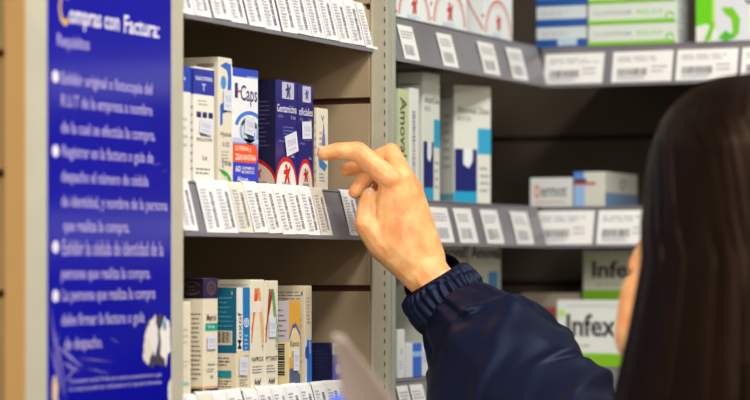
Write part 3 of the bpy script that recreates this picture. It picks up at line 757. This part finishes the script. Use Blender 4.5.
tag(person, 'person with long dark hair in a navy jacket, reaching a hand toward the medicine boxes', 'person')

# ---- hair
hairm = mat('dark_hair', (15, 7, 5), .4, noise_amt=.6, noise_scale=60, bump=.5, bump_scale=120, spec=.14, tint=(1, .6, .42), stretch=(1, 1, .04), rgb2=(6, 3, 2))
def interp(t, tab):
    for (a, va), (b, vb) in zip(tab, tab[1:]):
        if a >= t >= b: return va+(vb-va)*(a-t)/(a-b)
    return tab[-1][1] if t < tab[-1][0] else tab[0][1]
lat = [(.152, .001), (.149, .024), (.142, .041), (.1375, .050), (.129, .059), (.118, .0665), (.10, .0745), (.073, .080), (.015, .090), (-.051, .105), (-.11, .119), (-.20, .127), (-.40, .122)]; lat = [(z_, v*.98) for z_, v in lat]
side_r = [(z_, v*.93) for z_, v in lat]; back_r = [(z_, v*1.06) for z_, v in lat]; front_r = [(z_, v*1.04) for z_, v in lat]
opena = [(.152, 0), (.122, 0), (.112, 14), (.098, 28), (.07, 38), (.035, 46), (.005, 56), (-.05, 57), (-.4, 50)]
mb = MB(); NZ, NA = 90, 220; vs = []
for i in range(NZ+1):
    t = i/NZ; z_ = .152-.55*(t**1.6)
    sr, br, fr, oa = (interp(z_, q) for q in (side_r, back_r, front_r, opena))
    for j in range(NA+1):
        ps = oa+(360-2*oa)*j/NA; a = R(ps); c_ = math.cos(a)
        # superellipse blend of the three radii
        lon = fr if c_ > 0 else br
        r_ = 1/math.sqrt((math.cos(a)/lon)**2+(math.sin(a)/sr)**2)
        r_ *= 1+.010*noise.noise(Vector((j*.22, i*.012, 3)))*1.6+.004*math.sin(j*2.9+3*noise.noise(Vector((j*.1, i*.03, 7))))*min(1, t*6)
        vs.append(HP(math.cos(a)*r_-.004, math.sin(a)*r_, z_+.004*math.sin(j*.9)*max(0, t-.85)))
fs = [[i*(NA+1)+j, i*(NA+1)+j+1, (i+1)*(NA+1)+j+1, (i+1)*(NA+1)+j] for i in range(NZ) for j in range(NA)]
mb.add(vs, fs, hairm, True)
hair = mb.build('hair', person); sd_ = hair.modifiers.new('s', 'SOLIDIFY'); sd_.thickness = .010; sd_.offset = -1
# loose locks over the main fall
rr = random.Random(4); mb = MB()
for q in range(70):
    ps = rr.uniform(58, 302); a = R(ps); pts = []
    off = rr.uniform(.000, .004); zt = rr.uniform(.05, .15); zb = rr.uniform(-.4, -.25); ph_ = rr.uniform(0, 6)
    for i in range(15):
        z_ = zt+(zb-zt)*i/14; sr, br, fr = interp(z_, side_r), interp(z_, back_r), interp(z_, front_r)
        lon = fr if math.cos(a) > 0 else br; aa = a+.05*math.sin(z_*9+ph_)
        r_ = 1/math.sqrt((math.cos(aa)/lon)**2+(math.sin(aa)/sr)**2)+off*math.sin(math.pi*i/14)
        pts.append((HP(math.cos(aa)*r_-.004, math.sin(aa)*r_, z_), .0022*math.sin(math.pi*(i+.3)/14.6)+.0004))
    n = 6; vs = []
    for i, (c, r_) in enumerate(pts):
        d_ = (Vector(pts[min(i+1, 14)][0])-Vector(pts[max(i-1, 0)][0])).normalized(); u = d_.cross(Vector((.3, .9, .2))).normalized(); v = d_.cross(u)
        for k in range(n): vs.append(c+u*(r_*math.cos(2*math.pi*k/n))+v*(r_*math.sin(2*math.pi*k/n)))
    mb.add(vs, [[i*n+k, i*n+(k+1) % n, (i+1)*n+(k+1) % n, (i+1)*n+k] for i in range(14) for k in range(n)], hairm, True)
mb.build('hair_locks', person)

# ---- sleeve: tube through measured sections
def cr(p0, p1, p2, p3, t):
    return .5*((2*p1)+(-p0+p2)*t+(2*p0-5*p1+4*p2-p3)*t*t+(-p0+3*p1-3*p2+p3)*t**3)
def tube(secs, n_per, na, disp):
    """secs: (centre, radius_in_view, radius_depth)"""
    P_ = [secs[0]]+list(secs)+[secs[-1]]; rings = []
    for s_ in range(len(secs)-1):
        for i in range(n_per if s_ < len(secs)-2 else n_per+1):
            t = i/n_per
            rings.append((cr(*[Vector(P_[s_+k][0]) for k in range(4)], t), cr(*[P_[s_+k][1] for k in range(4)], t), cr(*[P_[s_+k][2] for k in range(4)], t), s_+t))
    vs = []
    for i, (c, ra, rb, s_) in enumerate(rings):
        d_ = (rings[min(i+1, len(rings)-1)][0]-rings[max(i-1, 0)][0]).normalized()
        b_ = (VD - d_*VD.dot(d_)).normalized(); a_ = d_.cross(b_).normalized()
        for j in range(na):
            th = 2*math.pi*j/na; k = 1+disp(s_, th, c)
            vs.append(c+a_*(ra*k*math.cos(th))+b_*(rb*k*math.sin(th)))
    n = len(rings)
    fs = [[i*na+j, i*na+(j+1) % na, (i+1)*na+(j+1) % na, (i+1)*na+j] for i in range(n-1) for j in range(na)]
    return vs, fs
def sstep(a, b, x): x = max(0, min(1, (x-a)/(b-a))); return x*x*(3-2*x)
fr_ = random.Random(21); FOLDS = [(fr_.uniform(-3.14, 3.14), 4.8+.28*i, fr_.choice((-1, 1))*fr_.uniform(.5, 1.5), fr_.uniform(.2, .38), fr_.uniform(.06, .11)) for i in range(16)]
def sleeve_disp(s_, th, c):
    # gathered elastic cuff, then folds that die away up the sleeve
    cs = math.cos(th); sn = math.sin(th)
    ir = 1.2*noise.noise(Vector((cs*2.2, sn*2.2, s_*.35)))
    g = math.sin(th*28+3.2*ir)*.5+.5
    band = 1-sstep(3.2, 4.6, s_)
    v = .075*(g-.5)*band*sstep(0, .6, s_)
    v -= .05*math.exp(-((s_-3.6)/.45)**2)+.025*math.exp(-((s_-2.2)/.25)**2)      # stitched lines of the elastic
    mid_ = sstep(3.4, 4.2, s_)*(1-sstep(5.2, 7.0, s_))
    v += .055*mid_*(math.sin(th*10+4*ir+s_*.6))*.7
    q = noise.noise(Vector((cs*1.5+s_*.2, sn*1.5, s_*.6+4)))
    v += .14*sstep(4.8, 6.2, s_)*q
    fold = sstep(4.4, 5.6, s_)
    for (a0, s0, sl, wd_, am) in FOLDS:
        dth = math.atan2(math.sin(th-a0), math.cos(th-a0)); dd = (s_-s0)-sl*dth
        v += am*fold*math.exp(-(dd/wd_)**2)*math.exp(-(dth/1.1)**2)
    return v
def px2(x, y, d_): return W(x, y, d_)
secs = [(px2(433, 279, 2.746), .0325, .0315), (px2(436, 284, 2.746), .039, .036), (px2(441, 293, 2.745), .0425, .039), (px2(449, 304, 2.74), .0425, .040), (px2(458, 314, 2.735), .044, .042), (px2(471, 329, 2.72), .054, .052),
        (px2(489, 353, 2.70), .067, .062), (px2(509, 386, 2.66), .076, .068), (px2(534, 430, 2.61), .080, .068), (px2(592, 466, 2.54), .072, .066), (px2(690, 468, 2.43), .067, .064), (SHR+UP*.005, .064, .064)]
vs, fs = tube(secs, 22, 336, sleeve_disp)
jk = MB(); jk.add(vs, fs, cloth, True)
# inner lip of the cuff
vs2, fs2 = tube([(px2(433, 279, 2.746), .0325, .0315), (px2(435, 282, 2.748), .0305, .029), (px2(443, 294, 2.745), .030, .028)], 6, 200, lambda s_, th, c: sleeve_disp(0, th, c))
jk.add(vs2, fs2, cloth, True)
# left sleeve and torso
def tube2(pts, na=60, amp=.05):
    vs, fs = tube(pts, 14, na, lambda s_, th, c: amp*noise.noise(Vector((math.cos(th)*1.6, math.sin(th)*1.6, s_*1.5)))*1.5); return vs, fs
vs, fs = tube2([(WRL+(ELL-WRL)*.08, .036, .036), (WRL+(ELL-WRL)*.2, .045, .045), (WRL+(ELL-WRL)*.6, .058, .058), (ELL, .062, .062), (ELL+(SHL-ELL)*.5, .062, .062), (SHL, .06, .06)]); jk.add(vs, fs, cloth, True)
prof = [(-.115, .066, .064), (-.095, .075, .072), (-.11, .082, .078), (-.14, .115, .085), (-.17, .165, .098), (-.21, .19, .11), (-.35, .19, .125), (-.5, .19, .13), (-.62, .205, .14), (-.74, .215, .145), (-.75, .20, .135)]
vs = []; na = 80; rs = []
for i in range(len(prof)-1):
    for k in range(6):
        t = k/6; rs.append([prof[i][q]+(prof[i+1][q]-prof[i][q])*t for q in range(3)])
rs.append(prof[-1])
for z_, a_, b_ in rs:
    for j in range(na):
        th = 2*math.pi*j/na; k = 1+.05*noise.noise(Vector((math.cos(th)*2, math.sin(th)*2, z_*9)))
        vs.append(TP(b_*k*math.cos(th)-.01, a_*k*math.sin(th), z_))
jk.add(vs, [[i*na+j, i*na+(j+1) % na, (i+1)*na+(j+1) % na, (i+1)*na+j] for i in range(len(rs)-1) for j in range(na)], cloth, True)
for c_ in (SHL, SHR):
    jk.bm(hull([(c_, .056), (c_.lerp(TP(-.01, 0, -.21), .5), .062)]), cloth, True)
jk.build('jacket', person)
# trousers and shoes
tr = [hull([(TP(0, .1, -.66), .09), (TP(0, -.1, -.66), .09), (TP(0, .1, -.78), .09), (TP(0, -.1, -.78), .09)])]
for sg in (1, -1): tr += chain([(TP(0, sg*.09, -.78), .095), (TP(.01, sg*.095, -1.0), .068), (TP(0, sg*.095, -1.31), .058)])
tm = fuse(tr, .006, 6); mb = MB(); me_to_mb(mb, tm, mat('grey_trousers', (48, 48, 56), .8)); mb.build('trousers', person)
for sg in (1, -1):
    sh = fuse([hull([(TP(-.05, sg*.095, -CZ+.042), .034), (TP(.02, sg*.095, -CZ+.05), .036), (TP(.13, sg*.098, -CZ+.032), .028), (TP(.16, sg*.098, -CZ+.028), .022)])], .004, 4)
    mb = MB(); me_to_mb(mb, sh, mat('black_shoe', (20, 20, 22), .4)); o = mb.build('shoe', person)
    zmin = min(v.co.z for v in o.data.vertices)
    for v in o.data.vertices: v.co.z = max(v.co.z-zmin, 0)+.0005

# ---- leaflet held in the lower hand
mb = MB(); pm = mat('leaflet_paper', (214, 196, 196), .6)
n = 12; vs = []
A, B, C_, D_ = W(333, 333, 1.96), W(343, 335, 1.95), W(352, 462, 2.03), W(436, 456, 2.01)
for i in range(n+1):
    t = i/n
    for j in range(n+1):
        s_ = j/n; p_ = A.lerp(B, s_).lerp(C_.lerp(D_, s_), t); vs.append(p_+VD*(.012*math.sin(math.pi*s_)*t+.006*t*t))
fs = [[i*(n+1)+j, i*(n+1)+j+1, (i+1)*(n+1)+j+1, (i+1)*(n+1)+j] for i in range(n) for j in range(n)]
mb.add(vs, fs, pm, True); lf = mb.build('leaflet'); sm = lf.modifiers.new('s', 'SOLIDIFY'); sm.thickness = .0006
tag(lf, 'blurred pale pink paper leaflet held up at the bottom of the photo', 'leaflet')
mb = MB(); vs = []
A, B, C_, D_ = W(330, 397, 2.03), W(360, 392, 2.04), W(350, 475, 2.06), W(420, 470, 2.05)
for i in range(7):
    for j in range(7): vs.append(A.lerp(B, j/6).lerp(C_.lerp(D_, j/6), i/6)+VD*(.012+.004*math.sin(j)))
mb.add(vs, [[i*7+j, i*7+j+1, i*7+j+8, i*7+j+7] for i in range(6) for j in range(6)], ink((30, 80, 200)), True)
bp = mb.build('blue_page', lf); bp['label'] = 'blue inner page'; sm = bp.modifiers.new('s', 'SOLIDIFY'); sm.thickness = .0006

# ================================================================== LIGHT
def area(loc, sx, sy, power, col, target=None):
    l = bpy.data.lights.new('lamp', 'AREA'); l.shape = 'RECTANGLE'; l.size = sx; l.size_y = sy; l.energy = power; l.color = col
    o = bpy.data.objects.new('fluorescent_lamp', l); COL.objects.link(o); o.location = loc
    return o
def fixture(x, y, power, label, w=1.2, d=.3):
    rt_ = empty('ceiling_light', (x, y, 2.639)); tag(rt_, label, 'ceiling light'); e = MB(); e.box((-w/2, -d/2, 0), (w/2, d/2, .06), mat('fixture_white', (230, 230, 228), .5), .004)
    e.build('housing', rt_); o = rt_
    em = bpy.data.materials.get('diffuser') or bpy.data.materials.new('diffuser'); em.use_nodes = True
    pb = em.node_tree.nodes['Principled BSDF']; pb.inputs['Emission Color'].default_value = (1, .96, .9, 1); pb.inputs['Emission Strength'].default_value = 3
    m_ = MB(); m_.box((-w/2+.02, -d/2+.02, -.004), (w/2-.02, d/2-.02, -.0005), em); m_.build('diffuser', o)
    a = area((x, y, 2.625), w-.06, d-.06, power, (1, .965, .90)); return o
fixture(-1.9, -.75, 50, 'white ceiling light above the aisle, nearest the shelves')
fixture(-.35, -.95, 34, 'white ceiling light near the far wall', )
fixture(-2.3, -2.3, 66, 'white fill light added at the ceiling on the far side of the aisle')  # fill lamp added to brighten the slatted side panel
fixture(-3.9, -1.6, 50, 'white ceiling light at the back of the shop')
wd_ = bpy.data.worlds.new('w'); S.world = wd_; wd_.use_nodes = True
wd_.node_tree.nodes['Background'].inputs[0].default_value = (.8, .85, 1, 1); wd_.node_tree.nodes['Background'].inputs[1].default_value = .05

# ================================================================== CAMERA
cd = bpy.data.cameras.new('camera'); cam = bpy.data.objects.new('camera', cd); COL.objects.link(cam)
cam.location = CAM; cam.rotation_euler = (math.pi/2, 0, A0-math.pi/2)
cd.sensor_width = 36; cd.lens = FPX/750*36; cd.shift_y = 68/750
cd.dof.use_dof = True; cd.dof.focus_distance = 2.735; cd.dof.aperture_fstop = 4.6
S.camera = cam
vs_ = S.view_settings; vs_.view_transform = 'Standard'; vs_.look = 'None'; vs_.gamma = 1; vs_.exposure = -0.45; vs_.use_curve_mapping = False
